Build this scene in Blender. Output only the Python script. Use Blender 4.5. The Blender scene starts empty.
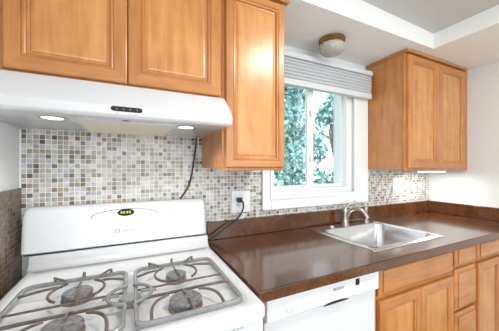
import bpy, bmesh, math, random
from mathutils import Vector, Matrix
random.seed(7)
S = bpy.context.scene
COL = S.collection
rad = math.radians

# ------------------------------------------------------------------ camera
cam_d = bpy.data.cameras.new('camera')
cam_d.sensor_width = 36.0
cam_d.lens = 243.0 / 499.0 * 36.0
cam_d.shift_y = 2.5 / 499.0
cam_d.clip_start = 0.02
cam = bpy.data.objects.new('camera', cam_d)
cam.location = (0.0, -1.345, 1.32)
cam.rotation_euler = (rad(90), 0, rad(-25.6))
COL.objects.link(cam)
S.camera = cam

# ------------------------------------------------------------------ view, sky, lights
S.view_settings.view_transform = 'Standard'
S.view_settings.look = 'None'
S.view_settings.gamma = 1.0
S.view_settings.use_curve_mapping = False
S.view_settings.exposure = 0.08

W = bpy.data.worlds.new('sky')
S.world = W
W.use_nodes = True
wn = W.node_tree.nodes
wn['Background'].inputs['Color'].default_value = (0.86, 0.93, 1.0, 1)
wn['Background'].inputs['Strength'].default_value = 1.9

def sun(name, elev, az, strength, color, angle=2.0):
    d = bpy.data.lights.new(name, 'SUN')
    d.energy = strength; d.color = color; d.angle = rad(angle)
    o = bpy.data.objects.new(name, d)
    o.rotation_euler = (rad(90 - elev), 0, rad(az))
    COL.objects.link(o)
sun('sun', 58, -25, 4.5, (1.0, 0.97, 0.92))

def area(name, loc, rot, sx, sy, power, color, shape='RECTANGLE'):
    d = bpy.data.lights.new(name, 'AREA')
    d.shape = shape; d.size = sx; d.size_y = sy
    d.energy = power; d.color = color
    o = bpy.data.objects.new(name, d)
    o.location = loc; o.rotation_euler = rot
    COL.objects.link(o)
    return o
# added fill lamp on the open dining side, unseen behind the photographer
area('room_fill', (0.6, -3.6, 1.5), (rad(90), 0, 0), 2.6, 1.7, 33, (1.0, 0.98, 0.95))
# ------------------------------------------------------------------ materials
def new_mat(name):
    m = bpy.data.materials.new(name); m.use_nodes = True
    nt = m.node_tree
    return m, nt, nt.nodes['Principled BSDF']

def srgb(r, g, b):
    def f(c):
        c /= 255.0
        return c / 12.92 if c <= 0.04045 else ((c + 0.055) / 1.055) ** 2.4
    return (f(r), f(g), f(b), 1)

def ramp(nt, stops, interp='LINEAR'):
    n = nt.nodes.new('ShaderNodeValToRGB')
    cr = n.color_ramp; cr.interpolation = interp
    while len(cr.elements) > 1: cr.elements.remove(cr.elements[-1])
    cr.elements[0].position = stops[0][0]; cr.elements[0].color = stops[0][1]
    for p, c in stops[1:]:
        e = cr.elements.new(p); e.color = c
    return n

def plain(name, col, rough=0.5, metal=0.0, noise=0.03, scale=30, bump=0.0, spec=0.5, coat=0.0):
    m, nt, b = new_mat(name)
    tc = nt.nodes.new('ShaderNodeTexCoord')
    no = nt.nodes.new('ShaderNodeTexNoise'); no.inputs['Scale'].default_value = scale
    no.inputs['Detail'].default_value = 4
    nt.links.new(tc.outputs['Object'], no.inputs['Vector'])
    lo = tuple(max(0, c * (1 - noise)) for c in col[:3]) + (1,)
    hi = tuple(min(1, c * (1 + noise)) for c in col[:3]) + (1,)
    r = ramp(nt, [(0.3, lo), (0.7, hi)])
    nt.links.new(no.outputs['Fac'], r.inputs['Fac'])
    nt.links.new(r.outputs['Color'], b.inputs['Base Color'])
    b.inputs['Roughness'].default_value = rough
    b.inputs['Metallic'].default_value = metal
    b.inputs['Specular IOR Level'].default_value = spec
    b.inputs['Coat Weight'].default_value = coat
    if bump:
        bp = nt.nodes.new('ShaderNodeBump'); bp.inputs['Strength'].default_value = bump
        bp.inputs['Distance'].default_value = 0.002
        nt.links.new(no.outputs['Fac'], bp.inputs['Height'])
        nt.links.new(bp.outputs['Normal'], b.inputs['Normal'])
    return m

def wood(name, c_lo, c_mid, c_hi, axis='Z', rough=0.33):
    m, nt, b = new_mat(name)
    tc = nt.nodes.new('ShaderNodeTexCoord')
    oi = nt.nodes.new('ShaderNodeObjectInfo')
    add = nt.nodes.new('ShaderNodeVectorMath'); add.operation = 'MULTIPLY_ADD'
    comb = nt.nodes.new('ShaderNodeCombineXYZ')
    for k in range(3): nt.links.new(oi.outputs['Random'], comb.inputs[k])
    add.inputs[1].default_value = (7.0, 5.0, 3.0)
    nt.links.new(comb.outputs[0], add.inputs[0])
    nt.links.new(tc.outputs['Object'], add.inputs[2])
    mp = nt.nodes.new('ShaderNodeMapping')
    nt.links.new(add.outputs[0], mp.inputs['Vector'])
    st = {'Z': (14, 14, 1.3), 'X': (1.3, 14, 14)}[axis]
    mp.inputs['Scale'].default_value = st
    n1 = nt.nodes.new('ShaderNodeTexNoise'); n1.inputs['Scale'].default_value = 2.2
    n1.inputs['Detail'].default_value = 6; n1.inputs['Roughness'].default_value = 0.6
    n1.inputs['Distortion'].default_value = 0.6
    nt.links.new(mp.outputs[0], n1.inputs['Vector'])
    n2 = nt.nodes.new('ShaderNodeTexNoise'); n2.inputs['Scale'].default_value = 9
    n2.inputs['Detail'].default_value = 3
    nt.links.new(add.outputs[0], n2.inputs['Vector'])
    mx = nt.nodes.new('ShaderNodeMath'); mx.operation = 'MULTIPLY_ADD'
    mx.inputs[1].default_value = 0.35
    nt.links.new(n2.outputs['Fac'], mx.inputs[0])
    ms = nt.nodes.new('ShaderNodeMath'); ms.operation = 'MULTIPLY'; ms.inputs[1].default_value = 0.65
    nt.links.new(n1.outputs['Fac'], ms.inputs[0]); nt.links.new(ms.outputs[0], mx.inputs[2])
    r = ramp(nt, [(0.30, c_lo), (0.5, c_mid), (0.70, c_hi)])
    nt.links.new(mx.outputs[0], r.inputs['Fac'])
    nt.links.new(r.outputs['Color'], b.inputs['Base Color'])
    b.inputs['Roughness'].default_value = rough
    b.inputs['Coat Weight'].default_value = 0.4; b.inputs['Coat Roughness'].default_value = 0.24
    bp = nt.nodes.new('ShaderNodeBump'); bp.inputs['Strength'].default_value = 0.05
    bp.inputs['Distance'].default_value = 0.001
    nt.links.new(n1.outputs['Fac'], bp.inputs['Height'])
    nt.links.new(bp.outputs['Normal'], b.inputs['Normal'])
    return m

WC = (srgb(158, 98, 47), srgb(184, 122, 64), srgb(200, 140, 80))
M = {}
M['wood_panel'] = wood('maple_veneer', srgb(170, 110, 56), srgb(198, 137, 76), srgb(216, 159, 98), axis='Z')
M['wood'] = wood('maple_upright', *WC, axis='Z')
M['wood_h'] = wood('maple_level', *WC, axis='X')
M['white_enamel'] = plain('white_enamel', srgb(217, 221, 226), 0.16, coat=0.3, noise=0.01)
M['white_plastic'] = plain('white_plastic', srgb(224, 227, 229), 0.35, noise=0.01)
M['white_trim'] = plain('white_paint', srgb(232, 236, 236), 0.4, noise=0.01)
M['wall'] = plain('wall_paint', srgb(226, 230, 231), 0.75, noise=0.015, bump=0.05, scale=120)
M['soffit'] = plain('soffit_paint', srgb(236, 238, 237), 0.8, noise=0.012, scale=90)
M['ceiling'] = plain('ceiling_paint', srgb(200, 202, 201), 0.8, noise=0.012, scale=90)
M['floor'] = plain('floor_vinyl', srgb(160, 140, 115), 0.5, noise=0.1, scale=8)
M['black'] = plain('black_plastic', srgb(22, 20, 20), 0.3)
M['cord'] = plain('cord_rubber', srgb(48, 42, 40), 0.5)
M['dark_glass'] = plain('dark_glass', srgb(30, 16, 18), 0.3, spec=0.2)
M['grey_print'] = plain('grey_print', srgb(96, 100, 108), 0.5)
M['pale_print'] = plain('pale_print', srgb(196, 198, 204), 0.5)
M['steel'] = plain('stainless_steel', srgb(222, 224, 226), 0.24, metal=1.0, noise=0.03, scale=60)
M['nickel'] = plain('brushed_nickel', srgb(175, 168, 158), 0.3, metal=1.0, noise=0.05)
M['brass'] = plain('antique_brass', srgb(150, 122, 82), 0.32, metal=1.0, noise=0.06)
M['grate'] = plain('grate_enamel', srgb(140, 142, 142), 0.2, noise=0.12, scale=60)
M['finger'] = plain('grate_scorched', srgb(104, 92, 84), 0.3, noise=0.4, scale=45)
M['cap'] = plain('burner_cap', srgb(116, 116, 119), 0.4, noise=0.5, scale=80)
M['burner_base'] = plain('burner_aluminium', srgb(150, 138, 126), 0.4, metal=0.6, noise=0.2, scale=80)
M['blind'] = plain('shade_fabric', srgb(184, 190, 194), 0.7, noise=0.02)
M['blind_rail'] = plain('shade_rail', srgb(206, 212, 217), 0.45, noise=0.01)
M['brick_white'] = plain('pale_masonry', srgb(214, 212, 222), 0.8, noise=0.06, scale=25)
M['melamine'] = plain('pale_melamine', srgb(222, 205, 180), 0.4, noise=0.03)
M['gap'] = plain('dark_gap', srgb(60, 34, 20), 0.7)
M['bark'] = plain('bark', srgb(140, 132, 128), 0.9, noise=0.3, scale=12)
M['grass'] = plain('grass', srgb(120, 150, 110), 0.9, noise=0.3, scale=6)
M['siding'] = plain('house_siding', srgb(205, 208, 214), 0.8, noise=0.03)

def emit(name, col, strength):
    m, nt, b = new_mat(name)
    b.inputs['Base Color'].default_value = col
    b.inputs['Emission Color'].default_value = col
    b.inputs['Emission Strength'].default_value = strength
    return m
M['bulb'] = emit('hood_bulb', srgb(255, 246, 230), 2.0)
M['led_green'] = emit('clock_digits', srgb(150, 190, 60), 0.5)

# filter mesh : fine creamy grid
def filter_mat():
    m, nt, b = new_mat('filter_mesh')
    tc = nt.nodes.new('ShaderNodeTexCoord')
    wv = nt.nodes.new('ShaderNodeTexWave'); wv.inputs['Scale'].default_value = 40
    wv.bands_direction = 'X'
    nt.links.new(tc.outputs['Object'], wv.inputs['Vector'])
    r = ramp(nt, [(0.2, srgb(226, 218, 194)), (0.7, srgb(240, 234, 214))])
    nt.links.new(wv.outputs['Fac'], r.inputs['Fac'])
    nt.links.new(r.outputs['Color'], b.inputs['Base Color'])
    b.inputs['Roughness'].default_value = 0.4
    return m
M['filter'] = filter_mat()

# mosaic tile: one-inch tiles on axes (u, z)
def mosaic(name, u_axis, stops, grout, rough=0.16):
    m, nt, b = new_mat(name)
    N = nt.nodes.new; L = nt.links.new
    P = 0.0210
    tc = N('ShaderNodeTexCoord')
    sp = N('ShaderNodeSeparateXYZ'); L(tc.outputs['Object'], sp.inputs[0])
    def mth(op, a, bb=None):
        n = N('ShaderNodeMath'); n.operation = op
        if isinstance(a, float): n.inputs[0].default_value = a
        else: L(a, n.inputs[0])
        if bb is not None:
            if isinstance(bb, float): n.inputs[1].default_value = bb
            else: L(bb, n.inputs[1])
        return n.outputs[0]
    us = mth('DIVIDE', sp.outputs[u_axis], P); zs = mth('DIVIDE', sp.outputs['Z'], P)
    us = mth('ADD', us, 200.37); zs = mth('ADD', zs, 0.25)
    fu = mth('FRACT', us); fz = mth('FRACT', zs)
    cu = mth('FLOOR', us); cz = mth('FLOOR', zs)
    cb = N('ShaderNodeCombineXYZ'); L(cu, cb.inputs[0]); L(cz, cb.inputs[1])
    wn_ = N('ShaderNodeTexWhiteNoise'); wn_.noise_dimensions = '2D'; L(cb.outputs[0], wn_.inputs['Vector'])
    cr = ramp(nt, stops, 'CONSTANT'); L(wn_.outputs['Value'], cr.inputs['Fac'])
    # marble veining inside a tile
    no = N('ShaderNodeTexNoise'); no.inputs['Scale'].default_value = 70; no.inputs['Detail'].default_value = 3
    L(tc.outputs['Object'], no.inputs['Vector'])
    vr = ramp(nt, [(0.3, (0.74, 0.73, 0.72, 1)), (0.65, (1.1, 1.1, 1.1, 1))]); L(no.outputs['Fac'], vr.inputs['Fac'])
    mul = N('ShaderNodeMixRGB'); mul.blend_type = 'MULTIPLY'; mul.inputs[0].default_value = 1
    L(cr.outputs['Color'], mul.inputs[1]); L(vr.outputs['Color'], mul.inputs[2])
    # grout mask
    eu = mth('ABSOLUTE', mth('SUBTRACT', fu, 0.5)); ez = mth('ABSOLUTE', mth('SUBTRACT', fz, 0.5))
    e = mth('MAXIMUM', eu, ez)
    g = mth('GREATER_THAN', e, 0.445)
    mix = N('ShaderNodeMixRGB'); L(g, mix.inputs[0]); L(mul.outputs[0], mix.inputs[1]); mix.inputs[2].default_value = grout
    L(mix.outputs[0], b.inputs['Base Color'])
    rr = mth('ADD', mth('MULTIPLY', g, 0.6), rough); L(rr, b.inputs['Roughness'])
    mr = N('ShaderNodeMapRange'); L(e, mr.inputs[0])
    mr.inputs[1].default_value = 0.40; mr.inputs[2].default_value = 0.46
    mr.inputs[3].default_value = 1.0; mr.inputs[4].default_value = 0.0
    bp = N('ShaderNodeBump'); bp.inputs['Strength'].default_value = 0.4; bp.inputs['Distance'].default_value = 0.0012
    L(mr.outputs[0], bp.inputs['Height']); L(bp.outputs['Normal'], b.inputs['Normal'])
    return m
M['mosaic'] = mosaic('mosaic_pale', 'X', [
    (0.0, srgb(192, 193, 194)), (0.16, srgb(172, 175, 178)), (0.32, srgb(204, 202, 196)), (0.44, srgb(152, 154, 154)),
    (0.54, srgb(176, 168, 158)), (0.66, srgb(196, 199, 202)), (0.74, srgb(138, 126, 108)), (0.83, srgb(160, 150, 132)),
    (0.90, srgb(106, 90, 72)), (0.96, srgb(112, 110, 106))], srgb(228, 227, 220))
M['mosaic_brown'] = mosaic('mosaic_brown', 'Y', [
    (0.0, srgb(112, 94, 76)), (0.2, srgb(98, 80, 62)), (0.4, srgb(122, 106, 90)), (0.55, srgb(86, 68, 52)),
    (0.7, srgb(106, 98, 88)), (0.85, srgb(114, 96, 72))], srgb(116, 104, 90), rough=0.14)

# brown speckled laminate
def laminate():
    m, nt, b = new_mat('brown_laminate')
    N = nt.nodes.new; L = nt.links.new
    tc = N('ShaderNodeTexCoord')
    n1 = N('ShaderNodeTexNoise'); n1.inputs['Scale'].default_value = 210; n1.inputs['Detail'].default_value = 3
    n2 = N('ShaderNodeTexNoise'); n2.inputs['Scale'].default_value = 9; n2.inputs['Detail'].default_value = 3
    L(tc.outputs['Object'], n1.inputs['Vector']); L(tc.outputs['Object'], n2.inputs['Vector'])
    a = N('ShaderNodeMath'); a.operation = 'MULTIPLY_ADD'; a.inputs[1].default_value = 0.25
    L(n2.outputs['Fac'], a.inputs[0])
    c = N('ShaderNodeMath'); c.operation = 'MULTIPLY'; c.inputs[1].default_value = 0.75
    L(n1.outputs['Fac'], c.inputs[0]); L(c.outputs[0], a.inputs[2])
    r = ramp(nt, [(0.36, srgb(56, 31, 14)), (0.5, srgb(84, 48, 22)), (0.66, srgb(122, 76, 38))])
    L(a.outputs[0], r.inputs['Fac']); L(r.outputs['Color'], b.inputs['Base Color'])
    b.inputs['Roughness'].default_value = 0.17
    b.inputs['Specular IOR Level'].default_value = 0.5
    b.inputs['Coat Weight'].default_value = 0.5; b.inputs['Coat Roughness'].default_value = 0.10
    return m
M['laminate'] = laminate()

def glass(name, col, rough=0.0, ior=1.45, trans=1.0):
    m, nt, b = new_mat(name)
    b.inputs['Base Color'].default_value = col
    b.inputs['Transmission Weight'].default_value = trans
    b.inputs['Roughness'].default_value = rough
    b.inputs['IOR'].default_value = ior
    return m
M['pane'] = glass('window_glass', (0.96, 0.99, 1, 1), 0.0, 1.03)
M['frosted'] = plain('frosted_glass', srgb(204, 203, 194), 0.22, noise=0.04, scale=20)
M['frosted'].node_tree.nodes['Principled BSDF'].inputs['Transmission Weight'].default_value = 0.4

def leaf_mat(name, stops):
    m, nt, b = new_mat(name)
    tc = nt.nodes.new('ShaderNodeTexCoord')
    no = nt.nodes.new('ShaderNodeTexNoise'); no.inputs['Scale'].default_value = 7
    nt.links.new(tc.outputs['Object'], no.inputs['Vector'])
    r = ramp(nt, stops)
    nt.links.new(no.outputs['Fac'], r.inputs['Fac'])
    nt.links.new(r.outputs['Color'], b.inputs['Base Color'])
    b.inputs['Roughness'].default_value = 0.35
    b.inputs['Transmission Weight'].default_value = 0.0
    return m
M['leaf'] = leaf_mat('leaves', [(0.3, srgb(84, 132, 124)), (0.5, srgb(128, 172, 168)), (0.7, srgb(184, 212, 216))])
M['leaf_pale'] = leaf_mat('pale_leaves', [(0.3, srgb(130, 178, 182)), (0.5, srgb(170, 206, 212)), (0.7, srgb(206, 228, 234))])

# ------------------------------------------------------------------ builders
class B:
    """collects shapes in world coordinates and links them as ONE mesh object"""
    def __init__(s): s.bm = bmesh.new()
    def box(s, x0, x1, y0, y1, z0, z1, bev=0.0, seg=2, mat=0):
        r = bmesh.ops.create_cube(s.bm, size=1)
        vs = r['verts']
        for v in vs:
            v.co = ((x0 + x1) / 2 + v.co.x * (x1 - x0), (y0 + y1) / 2 + v.co.y * (y1 - y0), (z0 + z1) / 2 + v.co.z * (z1 - z0))
        fs = set(f for v in vs for f in v.link_faces)
        for f in fs: f.material_index = mat
        if bev > 0:
            es = list({e for v in vs for e in v.link_edges})
            bmesh.ops.bevel(s.bm, geom=es, offset=bev, segments=seg, affect='EDGES', profile=0.5)
        return s
    def prism(s, pts, axis, a, b_, bev=0.0, seg=2):
        """extrude a closed 2D outline along an axis; pts are the two other coordinates in order"""
        def P(p, t):
            if axis == 'x': return (t, p[0], p[1])
            if axis == 'y': return (p[0], t, p[1])
            return (p[0], p[1], t)
        v0 = [s.bm.verts.new(P(p, a)) for p in pts]; v1 = [s.bm.verts.new(P(p, b_)) for p in pts]
        n = len(pts)
        fs = [s.bm.faces.new(v0), s.bm.faces.new(v1[::-1])]
        for i in range(n): fs.append(s.bm.faces.new((v0[i], v1[i], v1[(i + 1) % n], v0[(i + 1) % n])))
        bmesh.ops.recalc_face_normals(s.bm, faces=fs)
        if bev > 0:
            es = list({e for f in fs for e in f.edges})
            bmesh.ops.bevel(s.bm, geom=es, offset=bev, segments=seg, affect='EDGES', profile=0.5)
        return s
    def rings(s, loops, cap0=True, cap1=True, closed=True):
        """skin a list of equal-length vertex loops"""
        vl = [[s.bm.verts.new(p) for p in lp] for lp in loops]
        fs = []
        n = len(vl[0])
        for a, b_ in zip(vl, vl[1:]):
            for i in range(n if closed else n - 1):
                j = (i + 1) % n
                fs.append(s.bm.faces.new((a[i], a[j], b_[j], b_[i])))
        if cap0 and closed: fs.append(s.bm.faces.new(vl[0][::-1]))
        if cap1 and closed: fs.append(s.bm.faces.new(vl[-1]))
        bmesh.ops.recalc_face_normals(s.bm, faces=fs)
        return fs
    def lathe(s, c, prof, n=32, axis='z'):
        loops = []
        for r, h in prof:
            lp = []
            for i in range(n):
                a = 2 * math.pi * i / n
                u, w = r * math.cos(a), r * math.sin(a)
                if axis == 'z': lp.append((c[0] + u, c[1] + w, c[2] + h))
                elif axis == 'y': lp.append((c[0] + u, c[1] + h, c[2] + w))
                else: lp.append((c[0] + h, c[1] + u, c[2] + w))
            loops.append(lp)
        s.rings(loops); return s
    def tube(s, pts, r, n=10, smooth=0, flat=1.0):
        P = [Vector(p) for p in pts]
        R = list(r) if isinstance(r, (list, tuple)) else [r] * len(P)
        for _ in range(smooth):                       # Chaikin
            Q, RR = [P[0]], [R[0]]
            for i in range(len(P) - 1):
                Q += [P[i].lerp(P[i + 1], .25), P[i].lerp(P[i + 1], .75)]
                RR += [R[i] * .75 + R[i + 1] * .25, R[i] * .25 + R[i + 1] * .75]
            Q.append(P[-1]); RR.append(R[-1]); P, R = Q, RR
        loops = []; up = Vector((0, 0, 1))
        prev = None
        for i, p in enumerate(P):
            t = (P[min(i + 1, len(P) - 1)] - P[max(i - 1, 0)]).normalized()
            if prev is None:
                a = up.cross(t)
                if a.length < 1e-3: a = Vector((1, 0, 0)).cross(t)
            else:
                a = prev - t * prev.dot(t)
            a.normalize(); b_ = t.cross(a); prev = a
            loops.append([tuple(p + a * (R[i] * math.cos(2 * math.pi * k / n)) + b_ * (R[i] * flat * math.sin(2 * math.pi * k / n))) for k in range(n)])
        s.rings(loops); return s
    def build(s, name, mats, parent=None, smooth=None, loc=None):
        me = bpy.data.meshes.new(name)
        off = Vector(parent_base(parent)) if parent else Vector(loc or (0, 0, 0))
        bmesh.ops.translate(s.bm, verts=s.bm.verts, vec=-off)
        s.bm.to_mesh(me); s.bm.free()
        if not isinstance(mats, (list, tuple)): mats = [mats]
        for m in mats: me.materials.append(m)
        if smooth is not None:
            for p in me.polygons: p.use_smooth = True
            me.set_sharp_from_angle(angle=rad(smooth))
        o = bpy.data.objects.new(name, me); COL.objects.link(o)
        if parent: o.parent = parent
        else: o.location = off
        return o

def parent_base(p):
    v = Vector((0, 0, 0))
    while p is not None:
        v += p.location; p = p.parent
    return v
def tag(o, label=None, cat=None, group=None, kind=None):
    if label: o['label'] = label
    if cat: o['category'] = cat
    if group: o['group'] = group
    if kind: o['kind'] = kind
    return o
def thing(name, loc, label, cat, group=None):
    o = bpy.data.objects.new(name, None); o.empty_display_size = 0.05
    o.location = loc; COL.objects.link(o)
    return tag(o, label, cat, group)
def struct(b, name, mat, parent=None, **k):
    return tag(b.build(name, mat, parent, **k), kind='structure')

def text(name, body, size, mat, parent, loc, rot, extrude=0.0004):
    c = bpy.data.curves.new(name, 'FONT'); c.body = body; c.size = size
    c.align_x = 'CENTER'; c.align_y = 'CENTER'; c.extrude = extrude; c.resolution_u = 2
    t = bpy.data.objects.new(name, c); COL.objects.link(t)
    dg = bpy.context.evaluated_depsgraph_get(); dg.update()
    me = bpy.data.meshes.new_from_object(t.evaluated_get(dg))
    bpy.data.objects.remove(t); bpy.data.curves.remove(c)
    o = bpy.data.objects.new(name, me); COL.objects.link(o)
    me.materials.clear(); me.materials.append(mat)
    o.parent = parent
    o.location = Vector(loc) - parent_base(parent); o.rotation_euler = rot
    return o

# ------------------------------------------------------------------ the setting
XL, XR = -0.432, 2.52          # left stub wall face, right wall face
SOF = 2.13                     # underside of the soffit
CY0 = -3.7                     # the room is open on this side to the dining area
# window opening in the back wall
OX0, OX1, OZ0, OZ1 = 0.80, 1.475, 1.165, 2.00
WT = 0.13
b = B()
b.box(XL - .12, OX0, 0, WT, 0, 2.45).box(OX1, XR + .12, 0, WT, 0, 2.45)
b.box(OX0, OX1, 0, WT, 0, OZ0).box(OX0, OX1, 0, WT, OZ1, 2.45)
struct(b, 'wall_back', M['wall'])
struct(B().box(XL - .12, XL, -0.95, 0, 0, 2.45), 'wall_left', M['wall'])
struct(B().box(XR, XR + .12, CY0, 0, 0, 2.45), 'wall_right', M['wall'])
struct(B().box(-2.2, XR + .12, CY0, WT, -0.08, 0), 'floor', M['floor'])
# ceiling: rises gently towards the left
b = B()
zc = lambda x: 2.231 + 0.030 * (1.84 - x)
x0, x1, y0, y1 = -2.2, XR, CY0, 0.0
b.rings([[(x0, y0, zc(x0)), (x1, y0, zc(x1)), (x1, y1, zc(x1)), (x0, y1, zc(x0))],
         [(x0, y0, zc(x0) + .1), (x1, y0, zc(x1) + .1), (x1, y1, zc(x1) + .1), (x0, y1, zc(x0) + .1)]])
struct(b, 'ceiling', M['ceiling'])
# L-shaped soffit above the cabinets: along the back wall, then along the right wall
FY, FX = -0.397, 1.838
b = B().prism([(XL, 0), (XL, FY), (FX, FY), (FX, CY0), (XR, CY0), (XR, 0)], 'z', SOF, 2.225)
for v in b.bm.verts:
    if v.co.z > 2.2: v.co.z = zc(v.co.x) + 0.004
struct(b, 'trim_1', M['soffit'])

# ------------------------------------------------------------------ window
win = thing('window_1', (1.14, 0, 1.05), 'white sliding window over the sink looking onto trees', 'window')
tag(win, kind='structure')
CX0, CX1, CZ0, CZ1 = 0.724, 1.668, 1.055, 2.06
def rect_frame(bd, x0, x1, z0, z1, wl, wr, wb, wt, y0, y1, bev=0.003):
    bd.box(x0, x0 + wl, y0, y1, z0, z1, bev).box(x1 - wr, x1, y0, y1, z0, z1, bev)
    bd.box(x0 + wl, x1 - wr, y0, y1, z0, z0 + wb, bev).box(x0 + wl, x1 - wr, y0, y1, z1 - wt, z1, bev)
    return bd
b = B(); rect_frame(b, CX0, CX1, CZ0, CZ1, .062, .150, .075, .06, -0.026, -0.002, .005)
struct(b, 'casing', M['white_trim'], win)
b = B(); rect_frame(b, CX0 + .05, CX1 - .135, CZ0 + .064, CZ1 - .05, .028, .024, .024, .03, -0.034, -0.0265, .003)
struct(b, 'casing_bead', M['white_trim'], win)
b = B(); rect_frame(b, OX0 + .0005, OX1 - .0005, OZ0 + .0005, OZ1 - .0005, .012, .012, .014, .02, -0.001, 0.075, .002)
struct(b, 'jamb', M['white_trim'], win)
def sash(x0, x1, yo, wl, wr):
    b = B(); rect_frame(b, x0, x1, OZ0 + .015, OZ1 - .021, wl, wr, .022, .022, yo, yo + .022, .003)
    s_ = struct(b, 'sash', M['white_trim'], win)
    b = B().box(x0 + wl - .004, x1 - wr + .004, yo + .009, yo + .013, OZ0 + .034, OZ1 - .04)
    struct(b, 'pane', M['pane'], s_)
    return s_
sash(OX0 + .0125, 1.150, 0.010, .014, .055)
s2 = sash(1.118, OX1 - .0125, 0.040, .058, .008)
b = B().box(1.115, 1.133, -0.004, 0.0095, 1.36, 1.40, .003).box(1.115, 1.133, -0.004, 0.0095, 1.68, 1.72, .003)
struct(b, 'latch', M['white_plastic'], s2)
# masonry reveal outside
b = B()
b.box(OX1 - .002, OX1 + .2, WT, WT + .015, OZ0 - .05, OZ1 + .1).box(OX0 - .2, OX0 + .002, WT, WT + .015, OZ0 - .05, OZ1 + .1)
b.box(OX0 - .2, OX1 + .2, WT, WT + .13, OZ0 - .12, OZ0 - .051)
struct(b, 'outer_reveal', M['brick_white'], win)

# ------------------------------------------------------------------ mosaic backsplash
b = B()
T = -0.009
b.box(XL + .0085, .372, T, -.0005, 1.016, 1.62).box(.372, CX0 - .001, T, -.0005, 1.016, 1.44)
b.box(CX0 - .001, CX1 + .001, T, -.0005, 1.016, CZ0 - .001).box(CX1 + .001, XR - .0005, T, -.0005, 1.016, 1.302)
o = b.build('tile_backsplash', M['mosaic'])
tag(o, 'pale grey, cream and brown mosaic tile backsplash behind range and counter', 'backsplash')
b = B().box(XL + .0005, XL + .008, -0.70, -.0005, 0.30, 1.235)
struct(B().box(XL + .0005, XL + .008, -.010, -.0005, 1.236, 1.4855, .002), 'trim_2', M['white_trim'])
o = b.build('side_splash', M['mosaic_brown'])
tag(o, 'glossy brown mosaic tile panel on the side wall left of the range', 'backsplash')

# ------------------------------------------------------------------ cabinet doors
def loops_panel(prof, x0, x1, z0, z1, yf):
    """concentric rectangles: prof = (inset, depth towards the viewer)"""
    return [[(x0 + i, yf - d, z0 + i), (x1 - i, yf - d, z0 + i), (x1 - i, yf - d, z1 - i), (x0 + i, yf - d, z1 - i)] for i, d in prof]
def door(name, parent, x0, x1, z0, z1, yf, fw=.056, t=.02, label=None):
    """mitred frame with a bead and a recessed flat panel; yf = plane the door hangs on"""
    b = B()
    prof = [(0, 0), (0, t - .005), (.0015, t - .002), (.005, t), (fw - .014, t), (fw - .013, t - .0035), (fw - .009, t - .0015), (fw - .005, t - .002), (fw - .002, t - .0045), (fw - .001, t - .011), (fw + .004, t - .012)]
    fs = b.rings(loops_panel(prof, x0, x1, z0, z1, yf), cap0=True, cap1=False)
    for f in fs:
        c = f.calc_center_median()
        dx = min(c.x - x0, x1 - c.x); dz = min(c.z - z0, z1 - c.z)
        f.material_index = 1 if dz < dx and len(f.verts) == 4 else 0
    o = b.build(name, [M['wood'], M['wood_h']], parent)
    if label: o['label'] = label
    b = B()
    i = fw + .0035
    b.rings(loops_panel([(i, t - .0155), (i, t - .0118), (i + .003, t - .0118), (i + .006, t - .009), (i + .013, t - .0075)], x0, x1, z0, z1, yf))
    b.build('door_panel', M['wood_panel'], o)
    return o
def drawer_front(parent, name, x0, x1, z0, z1, yf, t=.022):
    b = B()
    b.rings(loops_panel([(0, 0), (0, t - .015), (.004, t - .011), (.016, t - .006), (.019, t - .006), (.0195, t - .001), (.0225, t)], x0, x1, z0, z1, yf))
    return b.build(name, M['wood_h'], parent)

def wall_cab(name, x0, x1, y0, yf, z0, z1, doors, label, crown=None, stile=.03):
    """box with face frame, doors and a small crown strip"""
    t = thing(name, ((x0 + x1) / 2, (y0 + yf) / 2, z0), label, 'cabinet')
    b = B().box(x0, x1, yf + .019, y0, z0 + .012, z1)
    b.build('carcass', M['wood'], t)
    b = B()
    rect_frame(b, x0, x1, z0, z1, stile, stile, .028, .035, yf, yf + .018, .0015)
    b.build('face_frame', M['wood'], t)
    for (a, c, za, zb) in doors: door('door', t, a, c, za, zb, yf - .001, fw=.056 if c - a > .31 else .046)
    if crown:
        cl, cr = crown
        b = B().box(x0 - cl, x1 + cr, yf - .026, y0, z1 - .020, z1 + .004, .003) if False else B()
        b.box(x0 - cl, x1 + cr, yf - .030, yf - .0005, z1 - .020, z1, .004)
        if cl: b.box(x0 - cl, x0 - .0005, yf - .0003, y0, z1 - .020, z1, .004)
        b.build('crown_strip', M['wood_h'], t)
    return t
CT = 2.128
wall_cab('wall_cabinet', -0.431, 0.3445, -.0105, -.35, 1.612, CT,
         [(-0.354, -0.0185, 1.623, 2.10), (-0.0165, 0.333, 1.623, 2.10)],
         'maple two-door wall cabinet above the white range hood', stile=.05)
wall_cab('wall_cabinet.001', 0.3455, 0.664, -.0105, -.35, 1.308, CT,
         [(0.357, 0.654, 1.322, 2.098)],
         'tall narrow single-door maple wall cabinet between range hood and window', crown=(0, 0.012))
cr = wall_cab('wall_cabinet.002', 1.672, 2.438, -.0105, -.305, 1.303, CT,
         [(1.690, 2.053, 1.318, 2.098), (2.057, 2.424, 1.318, 2.098)],
         'maple two-door wall cabinet right of the window', crown=(0.010, 0.008))
B().box(1.69, 2.42, -.28, -.02, 1.3085, 1.3145).build('underside_panel', M['melamine'], cr)
b = B().box(2.4385, XR - .0005, -.30, -.285, 1.303, CT - .003)
b.build('filler_strip', M['wood'], cr)
ul = thing('under_cabinet_light', (2.2, -.2, 1.282), 'slim white light bar under the right wall cabinet', 'light')
B().box(2.05, 2.37, -.225, -.165, 1.290, 1.3025, .003).build('housing', M['white_plastic'], ul)
B().box(2.06, 2.36, -.220, -.170, 1.2845, 1.2897, .002).build('diffuser', M['bulb'], ul)
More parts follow.
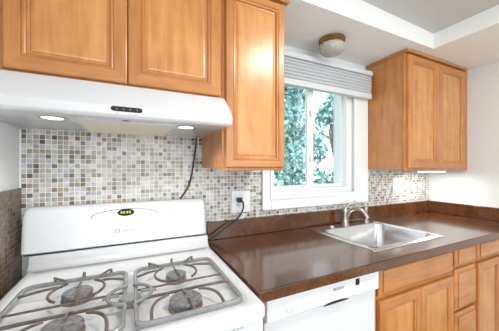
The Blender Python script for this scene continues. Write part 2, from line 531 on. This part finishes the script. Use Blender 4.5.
ud = bpy.data.lights.new('under_cabinet_lamp', 'AREA'); ud.shape = 'RECTANGLE'; ud.size = .30; ud.size_y = .05; ud.energy = 2.4; ud.color = (1, .95, .88)
uo = bpy.data.objects.new('under_cabinet_lamp', ud); uo.location = (2.21, -.195, 1.281); COL.objects.link(uo)

# ------------------------------------------------------------------ base cabinets
BF, BZ1, TOE = -.588, .872, .10
def base_cab(name, x0, x1, label, fronts, doors, yb=-.03):
    t = thing(name, ((x0 + x1) / 2, (yb + BF) / 2, 0), label, 'cabinet')
    b = B().box(x0, x1 - .0008, yb - .012, yb, TOE, BZ1)                    # open-topped carcass
    b.box(x0, x0 + .012, BF + .019, yb - .0125, TOE, BZ1).box(x1 - .0128, x1 - .0008, BF + .019, yb - .0125, TOE, BZ1)
    b.box(x0 + .0125, x1 - .0133, BF + .019, yb - .0125, TOE, TOE + .015)
    b.box(x0, x1 - .0008, BF + .07, BF + .085, 0.0, TOE - .0005)
    b.build('carcass', M['wood'], t)
    zs = sorted([f[2] for f in fronts] + [f[3] for f in fronts] + [d[2] for d in doors] + [d[3] for d in doors])
    b = B(); rect_frame(b, x0, x1 - .0008, TOE, BZ1, .022, .022, .03, .02, BF, BF + .0185, .001)
    b.box(x0 + .022, x1 - .023, BF + .002, BF + .017, TOE + .03, BZ1 - .02)
    b.build('face_frame', M['wood'], t)
    for i, f in enumerate(fronts): drawer_front(t, f[4], f[0], f[1], f[2], f[3], BF - .001)
    for d in doors: door('door', t, *d, BF - .001, fw=.05)
base_cab('base_cabinet', 0.985, 1.648, 'maple sink base cabinet with wide false drawer over two doors',
         [(1.012, 1.632, .728, .870, 'false_front')], [(1.012, 1.322, .125, .708), (1.326, 1.632, .125, .708)])
base_cab('base_cabinet.001', 1.648, 1.902, 'narrow maple base cabinet of three stacked drawers beside the sink base',
         [(1.660, 1.890, .752, .870, 'drawer'), (1.660, 1.890, .500, .735, 'drawer'), (1.660, 1.890, .125, .484, 'drawer')], [])
base_cab('base_cabinet.002', 1.902, XR - .001, 'maple base cabinet in the right corner with drawers over doors',
         [(1.915, 2.205, .752, .870, 'drawer'), (2.215, 2.505, .752, .870, 'drawer')], [(1.915, 2.205, .125, .732), (2.215, 2.505, .125, .732)])
o = B().box(.3695, .405, -.60, -.035, 0.0, .874).build('filler_panel', M['wood'])
tag(o, 'narrow maple filler strip between range and dishwasher', 'filler panel')

# ------------------------------------------------------------------ worktop
SX0, SX1, SY0, SY1 = 1.055, 1.672, -.548, -.045     # sink outline
hx0, hx1, hy0, hy1 = SX0 + .014, SX1 - .014, SY0 + .014, SY1 - .014
ct = thing('countertop', (1.44, -.30, .875), 'brown speckled laminate countertop with backsplash lip under the window', 'countertop')
CF = -.638
b = B()
Z0, Z1 = .8755, .914
b.box(.3705, hx0, CF, -.0005, Z0, Z1).box(hx1, XR - .0005, CF, -.0005, Z0, Z1)
b.box(hx0, hx1, CF, hy0, Z0, Z1).box(hx0, hx1, hy1, -.0005, Z0, Z1)
bmesh.ops.remove_doubles(b.bm, verts=b.bm.verts, dist=1e-5)
b.build('worktop', M['laminate'], ct)
B().box(.3705, XR - .0005, CF - .006, CF - .0002, Z0 - .0, Z1 - .0006, .0025).build('front_edge', M['laminate'], ct)
B().box(.3735, XR - .02, -.022, -.0005, Z1 + .0003, 1.015, .003).build('back_lip', M['laminate'], ct)
B().box(XR - .0195, XR - .0005, CF + .01, -.0005, Z1 + .0003, 1.015, .003).build('side_lip', M['laminate'], ct)

# ------------------------------------------------------------------ sink
sk = thing('kitchen_sink', (1.36, -.3, .914), 'stainless steel single-bowl drop-in sink in the brown counter', 'sink')
def rrect(x0, x1, y0, y1, z, r, n=5):
    pts = []
    for cx, cy, a0 in ((x1 - r, y1 - r, 0), (x0 + r, y1 - r, 90), (x0 + r, y0 + r, 180), (x1 - r, y0 + r, 270)):
        for k in range(n + 1):
            a = rad(a0 + 90 * k / n); pts.append((cx + r * math.cos(a), cy + r * math.sin(a), z))
    return pts
bx0, bx1, by0, by1 = SX0 + .042, SX1 - .042, SY0 + .04, SY1 - .098
b = B()
lp = [rrect(SX0, SX1, SY0, SY1, .9145, .010), rrect(SX0 + .003, SX1 - .003, SY0 + .003, SY1 - .003, .9185, .010),
      rrect(SX0 + .010, SX1 - .010, SY0 + .010, SY1 - .010, .9195, .010), rrect(SX0 + .014, SX1 - .014, SY0 + .014, SY1 - .014, .9196, .018),
      rrect(bx0 - .006, bx1 + .006, by0 - .006, by1 + .006, .9194, .05), rrect(bx0, bx1, by0, by1, .913, .05),
      rrect(bx0 + .010, bx1 - .010, by0 + .010, by1 - .010, .775, .05), rrect(bx0 + .02, bx1 - .02, by0 + .02, by1 - .02, .752, .05),
      rrect(bx0 + .05, bx1 - .05, by0 + .05, by1 - .05, .742, .04), rrect(1.32, 1.40, -.36, -.28, .739, .0399)]
b.rings(lp, cap0=False, cap1=True)
b.build('basin', M['steel'], sk, smooth=40)
b = B().lathe((1.36, -.32, .7395), [(.044, 0), (.044, .002), (.036, .003), (.030, -.0002)], 28)
b.build('drain', M['nickel'], sk, smooth=40)
B().lathe((1.225, -.088, .9197), [(.019, 0), (.019, .004), (.014, .008), (.004, .009)], 20).build('hole_cover', M['steel'], sk, smooth=40)
# ------------------------------------------------------------------ faucet + sprayer
fx, fy, fz = 1.352, -.085, .9198
ft = thing('faucet', (fx, fy, fz), 'brushed nickel single-lever faucet at the back of the sink', 'faucet')
B().lathe((fx, fy, fz), [(.028, 0), (.028, .006), (.024, .012), (.021, .05), (.020, .085), (.021, .105), (.017, .118), (.006, .122)], 24).build('body', M['nickel'], ft, smooth=50)
B().tube([(fx, fy - .004, fz + .03), (fx + .008, fy - .016, fz + .08), (fx + .022, fy - .045, fz + .118), (fx + .042, fy - .085, fz + .122),
          (fx + .058, fy - .115, fz + .100), (fx + .066, fy - .130, fz + .062)], [.017, .017, .016, .015, .0145, .015], 16, 2).build('spout', M['nickel'], ft, smooth=60)
B().tube([(fx, fy, fz + .108), (fx + .010, fy - .010, fz + .132), (fx + .048, fy - .028, fz + .158), (fx + .066, fy - .036, fz + .168)],
         [.013, .011, .009, .0085], 12, 2, flat=.7).build('lever', M['nickel'], ft, smooth=60)
sp = thing('side_sprayer', (1.560, -.088, fz), 'small nickel side sprayer upright right of the faucet', 'sprayer')
B().lathe((1.560, -.088, fz), [(.022, 0), (.022, .005), (.017, .012), (.013, .03), (.0125, .034)], 20).build('holder', M['nickel'], sp, smooth=50)
B().lathe((1.560, -.088, fz + .0345), [(.010, 0), (.0125, .03), (.016, .055), (.017, .07), (.013, .078), (.004, .08)], 20).build('spray_head', M['nickel'], sp, smooth=50)

# ------------------------------------------------------------------ dishwasher
dx0, dx1 = .409, .972
dw = thing('dishwasher', ((dx0 + dx1) / 2, -.33, 0), 'white built-in dishwasher under the counter next to the range', 'dishwasher')
B().box(dx0 + .004, dx1 - .004, -.585, -.04, .09, .868).build('tub', M['white_plastic'], dw)
B().box(dx0 + .004, dx1 - .004, -.54, -.52, 0.0, .0895).build('toe_panel', M['black'], dw)
B().box(dx0, dx1, -.612, -.5855, .10, .783, .006, 3).build('door', M['white_enamel'], dw)
# control panel: bottom edge arches over the hand grip
b = B(); n = 24
outl = [(dx0, .8745), (dx1, .8745)]
for k in range(n + 1):
    u = k / n; x = dx1 + (dx0 - dx1) * u
    outl.append((x, .790 + .004 * math.sin(math.pi * u)))
b.prism(outl, 'y', -.630, -.5855, .004, 2)
pn = b.build('control_panel', M['white_enamel'], dw)
gx = .722
b = B()
gp = [(gx + .066 * math.cos(math.pi * k / 14), .7895 + .010 * math.sin(math.pi * k / 14)) for k in range(15)]
b.prism(gp, 'y', -.6312, -.6302)
b.build('grip_recess', M['black'], pn)
b = B().lathe((.502, -.6300, .826), [(.019, 0), (.019, -.002), (.017, -.003)], 28, 'y').box(.486, .518, -.6336, -.6302, .8255, .829, .001)
b.build('vent_button', M['white_enamel'], pn, smooth=30)
B().box(.828, .850, -.6312, -.6302, .836, .862).build('display', M['black'], pn)
b = B()
for k in range(4): b.box(.862 + k * .021, .874 + k * .021, -.6308, -.6302, .842, .846).box(.864 + k * .021, .872 + k * .021, -.6308, -.6302, .8585, .8605)
for k in range(2): b.box(.932, .944, -.6308, -.6302, .850 + k * .014, .854 + k * .014)
b.build('buttons', M['pale_print'], pn)
text('logo', 'BOSCH', .016, M['dark_glass'], pn, (.734, -.6302, .843), (rad(90), 0, 0))

# ------------------------------------------------------------------ range
RX0, RX1 = -.378, .3625
RC = (RX0 + RX1) / 2
CTZ = .905
GX0, GX1 = -.404, .350     # the console is a little wider on the left
rg = thing('gas_range', (RC, -.36, 0), 'white four-burner gas range with grey grates and curved backguard', 'range')
B().box(RX0 + .004, RX1 - .004, -.655, -.03, 0.03, .862).build('body', M['white_enamel'], rg)
# cooktop: shallow pan with raised rim, rounded front
b = B()
cf, cb_ = -.705, -.075
lp = [rrect(RX0, RX1, cf, cb_, .872, .012), rrect(RX0, RX1, cf, cb_, .900, .012), rrect(RX0 + .003, RX1 - .003, cf + .003, cb_, .907, .012),
      rrect(RX0 + .010, RX1 - .010, cf + .010, cb_ - .002, .910, .012), rrect(RX0 + .038, RX1 - .036, cf + .034, -.240, .910, .03),
      rrect(RX0 + .046, RX1 - .044, cf + .042, -.248, .901, .03), rrect(RX0 + .07, RX1 - .07, cf + .07, -.27, .899, .03)]
b.rings(lp, cap0=True, cap1=True)
b.build('cooktop', M['white_enamel'], rg, smooth=50)
# front control panel with knobs, oven door, drawer
B().box(RX0 + .002, RX1 - .002, -.692, -.6555, .755, .8655, .006, 3).build('front_panel', M['white_enamel'], rg)
b = B()
for k in range(5): b.box(.235 + .012 * k, .243 + .012 * k, -.6932, -.6922, .850, .8515)
b.build('panel_marks', M['grey_print'], rg)
for x in (-.30, -.20, .165, .265):
    k_ = B().lathe((x, -.6922, .795), [(.024, 0), (.024, -.008), (.019, -.012), (.017, -.028), (.014, -.031)], 24, 'y').build('knob', M['white_plastic'], rg, smooth=40)
dr = B().box(RX0 + .002, RX1 - .002, -.690, -.6555, .235, .745, .008, 3).build('oven_door', M['white_enamel'], rg)
B().tube([(RX0 + .08, -.6905, .70), (RX0 + .08, -.73, .70), (RX1 - .08, -.73, .70), (RX1 - .08, -.6905, .70)], .011, 12, 1).build('handle', M['white_plastic'], dr, smooth=50)
B().box(RX0 + .14, RX1 - .14, -.6915, -.6902, .36, .60, .0003, 1).build('oven_window', M['dark_glass'], dr)
B().box(RX0 + .002, RX1 - .002, -.686, -.6555, .05, .225, .008, 3).build('storage_drawer', M['white_enamel'], rg)
# backguard: lower riser and curved upper console
b = B()
b.prism([(-.018, .8705), (-.0745, .8705), (-.0745, .9105), (-.120, .9108), (-.104, .918), (-.092, .932), (-.084, .962), (-.018, .962)], 'x', RX0 + .001, RX1 - .006, .0015, 1)
b.build('riser', M['white_enamel'], rg, smooth=50)
b = B()
B().box(GX0 + .006, GX1 - .006, -.070, -.018, .9625, .9685).build('seam', M['black'], rg)
B().box(RX0 + .004, RX1 - .008, -.0866, -.0838, .9490, .9520).build('seam', M['black'], rg)
def bg_y(z):          # console front face: leans back as it rises
    u = (z - .958) / .20
    return -.086 + .030 * u ** 1.6
prof = [(-.016, .970), (-.080, .970), (-.087, .976)]
for k in range(1, 9):
    z = .976 + .151 * k / 8; prof.append((bg_y(z), z))
for k in range(1, 8):
    a = rad(90 * k / 7); z0_ = 1.127; y0_ = bg_y(z0_)
    prof.append((y0_ + .026 * (1 - math.cos(a)), z0_ + .028 * math.sin(a)))
prof.append((-.016, 1.155))
# end rounding: scale the outline in z near both ends
xs = []; rr = .022
for k in range(7):
    a = rad(90 * k / 6); xs.append((GX0 + rr * (1 - math.cos(a)), math.sin(a)))
xs2 = [(GX0 + GX1 - x, s_) for x, s_ in xs[::-1]]
loops = []
for x, s_ in xs + xs2:
    lp = []
    for y, z in prof:
        zz = z if z < 1.10 else 1.10 + (z - 1.10) * (0.62 + 0.38 * s_)
        yy = -.016 + (y + .016) * (0.86 + 0.14 * s_)
        lp.append((x, yy, zz))
    loops.append(lp)
b = B(); b.rings(loops)
bgd = b.build('backguard', M['white_enamel'], rg, smooth=45)
def on_bg(x, z, lift=.0006):
    return (x, bg_y(z) - lift, z)
# oval clock with dark bezel, the arch printed around it, the touch keys
def oval(cx, cz, rx, rz, lift, n=36):
    return [on_bg(cx + rx * math.cos(2 * math.pi * k / n), cz + rz * math.sin(2 * math.pi * k / n), lift) for k in range(n)]
b = B(); b.rings([oval(-.030, 1.112, .036, .0165, -.001), oval(-.030, 1.112, .035, .0155, .0022)]); ck = b.build('clock', M['dark_glass'], bgd)
ck['label'] = 'dark oval clock window with green digits'
b = B()
for dxx in (-.018, -.007, .006, .017):
    for q in (-1, 1): b.box(-.030 + dxx - .004, -.030 + dxx - .0025 + (q + 1) * .003, bg_y(1.112) - .0030, bg_y(1.112) - .0022, 1.106, 1.118)
    b.box(-.030 + dxx - .004, -.030 + dxx + .004, bg_y(1.112) - .0030, bg_y(1.112) - .0022, 1.1165, 1.118)
b.build('clock_digits', M['led_green'], ck)
arch = []
for k in range(41):
    a = rad(-8 + 196 * k / 40)
    arch.append(on_bg(-.030 + .138 * math.cos(a), 1.098 + .030 * math.sin(a) if math.sin(a) > 0 else 1.098 + .03 * math.sin(a), .0002))
B().tube(arch, .0015, 6).build('panel_outline', M['grey_print'], bgd)
b = B()
for k in range(9):
    x = -.135 + .0262 * k
    z = 1.083 - .004 * math.sin(math.pi * k / 8)
    y = bg_y(z); b.box(x - .006, x + .006, y - .0009, y + .002, z, z + .0045)
b.build('touch_keys', M['pale_print'], bgd)
b = B()
for (x, z) in ((.175, 1.108), (.190, 1.108), (.182, 1.094)):
    y = bg_y(z); b.box(x - .004, x + .004, y - .0009, y + .002, z, z + .003)
b.build('oven_light_mark', M['grey_print'], bgd)
z = 1.030; y = bg_y(z)
b = B(); b.rings([[(-.064 + r * math.cos(2 * math.pi * k / 24), y - d, z + r * math.sin(2 * math.pi * k / 24)) for k in range(24)] for r, d in ((.0095, -.001), (.0095, .0009), (.0068, .0009), (.0068, -.001))], cap0=False, cap1=False)
b.build('badge_ring', M['grey_print'], bgd)
text('logo', 'MAYTAG', .0125, M['grey_print'], bgd, (-.018, y - .0006, z), (rad(84), 0, 0))

# burners
def arc_pts(cx, cy, r, a0, a1, n, z):
    return [(cx + r * math.cos(rad(a0 + (a1 - a0) * k / n)), cy + r * math.sin(rad(a0 + (a1 - a0) * k / n)), z) for k in range(n + 1)]
def burner(cx, cy, r):
    wl = B(); rr_ = r + .034
    wl.lathe((cx, cy, .8990), [(rr_ + .004, 0), (rr_ + .003, .0012), (rr_, .0018), (rr_ - .004, .0004), (r + .004, .0002)], 40)
    wl.build('burner_well', M['white_enamel'], rg, smooth=40)
    bn = B().lathe((cx, cy, .8985), [(r * 1.06, 0), (r * 1.06, .006), (r * .92, .008), (r * .92, .014), (r * .98, .016)], 32).build('burner', M['burner_base'], rg, smooth=40)
    B().lathe((cx, cy, .915), [(r * .9, -.0003), (r, .001), (r, .008), (r * .93, .0115), (r * .3, .0125)], 32).build('burner_cap', M['cap'], bn, smooth=40)
BY0, BY1 = -.405, -.592
BXL, BXR = -.160, .145
burner(BXR, BY1, .048); burner(BXR, BY0, .036); burner(BXL, BY0, .042); burner(BXL, BY1, .046)
cbn = B().lathe((-.008, -.50, .8985), [(.036, 0), (.036, .007), (.030, .009), (.028, .013)], 28).build('burner', M['burner_base'], rg, smooth=40)
B().lathe((-.008, -.50, .912), [(.028, 0), (.030, .002), (.029, .007), (.010, .009)], 28).build('burner_cap', M['grate'], cbn, smooth=40)

# grates
GZ = .916
def rr_path(x0, x1, y0, y1, z, r):
    p = rrect(x0, x1, y0, y1, z, r, 5); return p + [p[0]]
def grate(x0, x1, bxs):
    y0, y1 = -.668, -.276
    b = B()
    P = rrect(x0, x1, y0, y1, GZ, .035, 6)
    loops = []
    for off, dz in ((0, -.007), (0, .003), (.003, .006), (.009, .006), (.012, .003), (.012, -.007)):
        loops.append(rrect(x0 + off, x1 - off, y0 + off, y1 - off, GZ + dz, max(.035 - off, .01), 6))
    loops.append(loops[0])
    b.rings(loops, cap0=False, cap1=False)
    bmesh.ops.remove_doubles(b.bm, verts=b.bm.verts, dist=1e-6)
    g = b.build('grate', M['grate'], rg, smooth=40)
    yb = BY1 + .058
    B().tube([(x0 + .006, yb, GZ + .002), (x0 + .03, yb, GZ + .006), (x1 - .03, yb, GZ + .006), (x1 - .006, yb, GZ + .002)], .0052, 8, 1).build('cross_bar', M['finger'], g, smooth=50)
    ya = BY0 - .058
    B().tube([(x0 + .006, ya, GZ + .001), (x1 - .006, ya, GZ + .001)], .0036, 8).build('cross_bar', M['finger'], g, smooth=50)
    return g
def fingers(g, cx, cy, r, x0, x1, back):
    z = GZ + .013
    def tb(p, rr=.0044): B().tube(p, [rr * .8] + [rr] * (len(p) - 2) + [rr], 8, 1).build('finger', M['finger'], g, smooth=50)
    ro = r + .036
    if back:
        # two C-shaped hooks round the burner, open at the back and front
        tb(arc_pts(cx, cy, ro, 58, -50, 9, z)); tb(arc_pts(cx, cy, ro, 122, 230, 9, z))
        # straight side fingers from the frame, behind the burner
        yc = cy + .048
        tb([(cx - .048, yc, z), (cx - .085, yc, z), (x0 + .02, yc, GZ + .004), (x0 + .006, yc, GZ + .001)])
        tb([(cx + .048, yc, z), (cx + .085, yc, z), (x1 - .02, yc, GZ + .004), (x1 - .006, yc, GZ + .001)])
        # upright prong on the rear bar, leading forward over the burner
        tb([(cx, cy + .012, GZ + .016), (cx, cy + .08, GZ + .012), (cx, -.294, GZ + .014), (cx, -.286, GZ + .026), (cx, -.282, GZ - .002)])
        for s in (-1, 1):
            xx = cx + s * .085
            B().tube([(xx, -.280, GZ - .001), (xx, -.281, GZ + .016), (xx - .004, -.286, GZ + .020), (xx - s * .036, -.300, GZ + .007)], [.0048, .0045, .0045, .0035], 8, 1).build('prong', M['finger'], g, smooth=50)
        tb([(cx + .004, cy + .004, GZ + .016), (cx + .008, cy - r, GZ + .015), (cx + .010, cy - r - .035, GZ + .005)])
    else:
        # outer hooks sweeping forward to the front bar
        for s in (-1, 1):
            tb([(cx + s * .046, cy + .030, z), (cx + s * .072, cy + .020, z), (cx + s * .092, cy - .004, z - .001), (cx + s * .100, cy - .035, z - .004), (cx + s * .101, -.664, GZ)])
        tb([(cx + .002, cy + .012, GZ + .016), (cx, cy + .045, GZ + .012), (cx, BY1 + .058, GZ + .007)])
        tb([(cx + .006, cy - .020, GZ + .016), (cx + .010, cy - r - .004, GZ + .012), (cx + .012, -.664, GZ)])
for x0, x1, bx in ((-.332, -.018, BXL), (.002, .313, BXR)):
    g = grate(x0, x1, bx)
    fingers(g, bx, BY0, .038, x0, x1, True)
    fingers(g, bx, BY1, .046, x0, x1, False)
    # half ring round the small centre burner
    s = 1 if bx < 0 else -1
    xe = x1 - .006 if bx < 0 else x0 + .006
    hr = arc_pts(-.008, -.50, .062, 100 if bx < 0 else 80, 260 if bx < 0 else -80, 12, GZ + .012)
    B().tube([(xe, hr[0][1] + .012, GZ)] + hr + [(xe, hr[-1][1] - .012, GZ)], .0055, 8, 1).build('centre_finger', M['grate'], g, smooth=50)
    B().tube([(-.008 - s * .075, -.50, GZ + .010), (-.008 - s * .05, -.50, GZ + .013), (-.008 - s * .030, -.50, GZ + .013)], .005, 8).build('centre_finger', M['grate'], g, smooth=50)
# power cord of the range: from the outlet down behind the backguard
OUTX0, OUTX1, OUTZ0, OUTZ1 = .520, .640, 1.055, 1.185
b = B().tube([(.565, -.0185, 1.132), (.566, -.045, 1.132), (.578, -.056, 1.122), (.580, -.052, 1.075), (.545, -.048, 1.025), (.49, -.050, .995), (.445, -.052, .968),
              (.405, -.052, .940), (.370, -.050, .930), (.364, -.048, .922)], .0052, 10, 2)
pc = tag(b.build('power_cord', M['cord'], smooth=60), 'dark cord plugged into the wall outlet and dropping behind the range', 'cord')
B().box(.550, .580, -.044, -.0175, 1.118, 1.146, .005).build('plug', M['black'], pc)

# ------------------------------------------------------------------ range hood
HX0, HX1 = -.4305, .3445
hd = thing('range_hood', ((HX0 + HX1) / 2, -.2, 1.487), 'white under-cabinet range hood with two round lights', 'hood')
HF = -.447
outer = [(-.0105, 1.488), (HF + .012, 1.486), (HF, 1.494), (HF - .004, 1.520), (HF + .02, 1.552), (-.385, 1.6105), (-.0105, 1.6105)]
b = B(); b.prism(outer, 'x', HX0, HX1, .004, 2)
for v in b.bm.verts:
    if v.co.y < -.40 and v.co.x > .3: v.co.x += .011      # the front corner flares past the cabinet side
b.build('shell', M['white_enamel'], hd, smooth=30)
# recessed underside: filter + lamp rings
fl = B().box(-.175, .145, -.355, -.04, 1.4835, 1.4878).build('filter', M['filter'], hd)
rect_frame_b = B()
for (x0, x1, y0, y1) in ((-.185, -.1755, -.36, -.035), (.1455, .155, -.36, -.035), (-.1755, .1455, -.365, -.3555)):
    rect_frame_b.box(x0, x1, y0, y1, 1.4815, 1.4872, .001)
rect_frame_b.build('filter_frame', M['pale_print'], hd)
for lx in (-.240, .194):
    l_ = B().lathe((lx, -.342, 1.4866), [(.036, .001), (.040, -.003), (.030, -.003), (.030, .001)], 28).build('lamp_ring', M['steel'], hd, smooth=30)
    B().lathe((lx, -.342, 1.4850), [(.0295, .0015), (.0295, 0), (.02, -.002), (.004, -.003)], 24).build('lamp_lens', M['bulb'], l_, smooth=40)
    sd = bpy.data.lights.new('hood_lamp', 'SPOT'); sd.energy = 4.2; sd.spot_size = rad(140); sd.spot_blend = .6; sd.shadow_soft_size = .02; sd.color = (1, .96, .9)
    so = bpy.data.objects.new('hood_lamp', sd); so.location = (lx, -.342, 1.478); COL.objects.link(so)
# control strip on the sloping front: black lozenge with four buttons
def hood_front(x, u, lift):   # u: 0 at the lower kink, 1 at the upper kink of the face
    y0_, z0_, y1_, z1_ = HF - .004, 1.520, HF + .02, 1.552
    y0_, z0_, y1_, z1_ = HF, 1.494, HF - .004, 1.520
    d = Vector((0, y1_ - y0_, z1_ - z0_)); n_ = Vector((0, -d.z, d.y)).normalized()
    p = Vector((x, y0_, z0_)) + d * u + n_ * lift
    return tuple(p)
def lozenge(cx, w, u0, u1, lift, n=10):
    pts = []
    hw = w / 2; r = .010
    for k in range(n + 1):
        a = rad(-90 + 180 * k / n); pts.append(hood_front(cx + hw - r + r * math.cos(a), (u0 + u1) / 2 + (u1 - u0) / 2 * math.sin(a), lift))
    for k in range(n + 1):
        a = rad(90 + 180 * k / n); pts.append(hood_front(cx - hw + r + r * math.cos(a), (u0 + u1) / 2 + (u1 - u0) / 2 * math.sin(a), lift))
    return pts
b = B(); b.rings([lozenge(-.018, .094, .40, 1.0, -.0005), lozenge(-.018, .094, .40, 1.0, .0015), lozenge(-.018, .090, .46, .94, .002)])
cp = b.build('control_strip', M['dark_glass'], hd)
b = B()
for k in range(4):
    x, y, z = hood_front(-.048 + .020 * k, .70, .0022); b.lathe((x, y, z), [(.003, .0004), (.003, -.001), (.002, -.0015)], 14, 'y')
b.build('buttons', M['grey_print'], cp)
b = B()
for k in range(4):
    x, y, z = hood_front(-.046 + .019 * k, .22, .0002); b.box(x - .003, x + .003, y - .0006, y + .001, z - .002, z + .002)
b.build('icons', M['pale_print'], hd)
b = B().lathe((-.022, -.385, 1.4866), [(.011, .001), (.011, -.0015), (.009, -.002)], 20); b.build('badge', M['black'], hd)
# hood cord running down the tiles behind the backguard
b = B().tube([(.312, -.018, 1.4855), (.311, -.017, 1.44), (.300, -.0155, 1.36), (.288, -.0155, 1.28), (.270, -.0155, 1.215), (.235, -.0155, 1.165), (.205, -.0150, 1.13)], .0048, 10, 2)
tag(b.build('power_cord', M['cord'], smooth=60), 'thin dark cord hanging from the range hood down the tiles', 'cord')

# ------------------------------------------------------------------ outlets
ol = thing('wall_outlet', (.58, -.009, 1.12), 'white double wall outlet with black plug under the narrow cabinet', 'outlet')
B().box(OUTX0, OUTX1, -.0155, -.0095, OUTZ0, OUTZ1, .0025).build('cover_plate', M['white_plastic'], ol)
for z in (1.102,):
    B().lathe((.565, -.0157, z), [(.016, .0002), (.016, -.0012), (.015, -.0016)], 20, 'y').build('socket', M['pale_print'], ol)
for z in (1.102, 1.140):
    B().lathe((.608, -.0157, z), [(.016, .0002), (.016, -.0012), (.015, -.0016)], 20, 'y').build('socket', M['white_plastic'], ol)
sw = thing('wall_switch', (2.04, -.009, 1.18), 'white switch plate on the tiles under the right wall cabinet', 'switch')
B().box(1.985, 2.095, -.0155, -.0095, 1.122, 1.236, .0025).build('cover_plate', M['white_plastic'], sw)
for x in (2.017, 2.063): B().box(x - .016, x + .016, -.0185, -.0157, 1.150, 1.208, .001).build('rocker', M['white_trim'], sw)

# ------------------------------------------------------------------ pleated shade
bl = thing('window_shade', (1.26, -.05, 1.86), 'pale grey pleated shade pulled up to the top of the window', 'window shade')
sx0, sx1 = .70, 1.642
B().box(sx0, sx1, -.088, -.036, 2.0185, 2.052, .004).build('head_rail', M['blind_rail'], bl)
pts = []; nn = 6
for k in range(nn):
    za = 1.886 + (2.0175 - 1.886) * k / nn; hp = (2.0175 - 1.886) / nn
    pts += [(-.070, za), (-.075, za + hp * .18), (-.080, za + hp * .34), (-.079, za + hp * .75), (-.070, za + hp * .95)]
pts += [(-.040, 2.0175), (-.040, 1.886)]
B().prism(pts, 'x', sx0 + .004, sx1 - .004).build('pleats', M['blind'], bl)
B().box(sx0, sx1, -.080, -.036, 1.846, 1.8855, .005).build('bottom_rail', M['blind_rail'], bl)

# ------------------------------------------------------------------ flush ceiling light over the sink
cl = thing('ceiling_light', (1.128, -.190, SOF), 'small flush ceiling light with brass base and frosted glass over the sink', 'ceiling light')
B().lathe((1.128, -.190, SOF), [(.072, -.0003), (.080, -.005), (.080, -.016), (.075, -.020), (.076, -.030), (.070, -.036)], 36).build('base', M['brass'], cl, smooth=40)
loops = []
for r, h in [(.071, -.0365), (.077, -.043), (.078, -.056), (.073, -.074), (.058, -.090), (.037, -.099), (.014, -.102)]:
    loops.append([(1.128 + (r * (1 + .018 * math.cos(14 * (2 * math.pi * k / 84) + h * 60))) * math.cos(2 * math.pi * k / 84),
                   -.190 + (r * (1 + .018 * math.cos(14 * (2 * math.pi * k / 84) + h * 60))) * math.sin(2 * math.pi * k / 84), SOF + h) for k in range(84)])
b = B(); b.rings(loops); b.build('glass_bowl', M['frosted'], cl, smooth=50)

# main kitchen ceiling light, in the raised ceiling in front of the cabinets (out of view)
kl = thing('ceiling_light.001', (1.0, -1.15, zc(1.0)), 'round flush white ceiling light in the middle of the kitchen', 'ceiling light')
B().lathe((1.0, -1.15, zc(1.0)), [(.15, -.0065), (.155, -.022), (.14, -.028)], 36).build('base', M['white_plastic'], kl, smooth=40)
ld = bpy.data.lights.new('kitchen_lamp', 'AREA'); ld.shape = 'DISK'; ld.size = .26; ld.energy = 14; ld.color = (1.0, .95, .88)
lo_ = bpy.data.objects.new('kitchen_lamp', ld); lo_.location = (1.0, -1.15, zc(1.0) - .035); COL.objects.link(lo_)

# ------------------------------------------------------------------ garden outside
tag(B().box(-10, 25, WT + .14, 40, -1.25, -1.2).build('ground', M['grass']), kind='structure')
def tree(name, x, y, h, crown_r, n, mat, label, seed, trunk_lean=(0, 0), size=.10, low=0.25):
    rnd = random.Random(seed)
    t = thing(name, (x, y, -1.2), label, 'tree', None)
    b = B()
    top = (x + trunk_lean[0], y + trunk_lean[1], -1.2 + h * .8)
    mid = (x + trunk_lean[0] * .3, y + trunk_lean[1] * .3, -1.2 + h * .4)
    b.tube([(x, y, -1.22), mid, top], [.13, .09, .03], 8, 1)
    for k in range(9):
        a = rnd.uniform(0, 6.28); z = -1.2 + h * rnd.uniform(.25, .7)
        rr_ = crown_r * rnd.uniform(.5, .85)
        u = (z + 1.2) / (h * .8)
        bx_, by_ = x + trunk_lean[0] * u, y + trunk_lean[1] * u
        b.tube([(bx_, by_, z), (bx_ + rr_ * .5 * math.cos(a), by_ + rr_ * .5 * math.sin(a), z + .25), (bx_ + rr_ * math.cos(a), by_ + rr_ * math.sin(a), z + .75)], [.05, .035, .015], 6, 1)
    b.build('trunk', M['bark'], t, smooth=60)
    bm = bmesh.new()
    blobs = [(rnd.gauss(0, .42) * crown_r, rnd.gauss(0, .42) * crown_r, h * rnd.uniform(low, .98), rnd.uniform(.25, .5) * crown_r) for _ in range(30)]
    for i in range(n):
        cx, cy, cz, cr_ = blobs[rnd.randrange(len(blobs))]
        d = Vector((rnd.gauss(0, 1), rnd.gauss(0, 1), rnd.gauss(0, 1))).normalized() * cr_ * rnd.uniform(.5, 1) 
        c = Vector((cx, cy, cz)) + d
        q = Vector((rnd.gauss(0, 1), rnd.gauss(0, 1), rnd.gauss(0, .6))).normalized()
        w = q.orthogonal().normalized(); w.rotate(Matrix.Rotation(rnd.uniform(0, 6.28), 3, q))
        s_ = size * rnd.uniform(.6, 1.3); v = q.cross(w)
        vs = [bm.verts.new(c + w * s_), bm.verts.new(c + v * s_ * .42 + q * s_ * .08), bm.verts.new(c - w * s_), bm.verts.new(c - v * s_ * .42 + q * s_ * .08)]
        bm.faces.new(vs)
    me = bpy.data.meshes.new('foliage'); bm.to_mesh(me); bm.free(); me.materials.append(mat)
    o = bpy.data.objects.new('foliage', me); COL.objects.link(o); o.parent = t
    return t
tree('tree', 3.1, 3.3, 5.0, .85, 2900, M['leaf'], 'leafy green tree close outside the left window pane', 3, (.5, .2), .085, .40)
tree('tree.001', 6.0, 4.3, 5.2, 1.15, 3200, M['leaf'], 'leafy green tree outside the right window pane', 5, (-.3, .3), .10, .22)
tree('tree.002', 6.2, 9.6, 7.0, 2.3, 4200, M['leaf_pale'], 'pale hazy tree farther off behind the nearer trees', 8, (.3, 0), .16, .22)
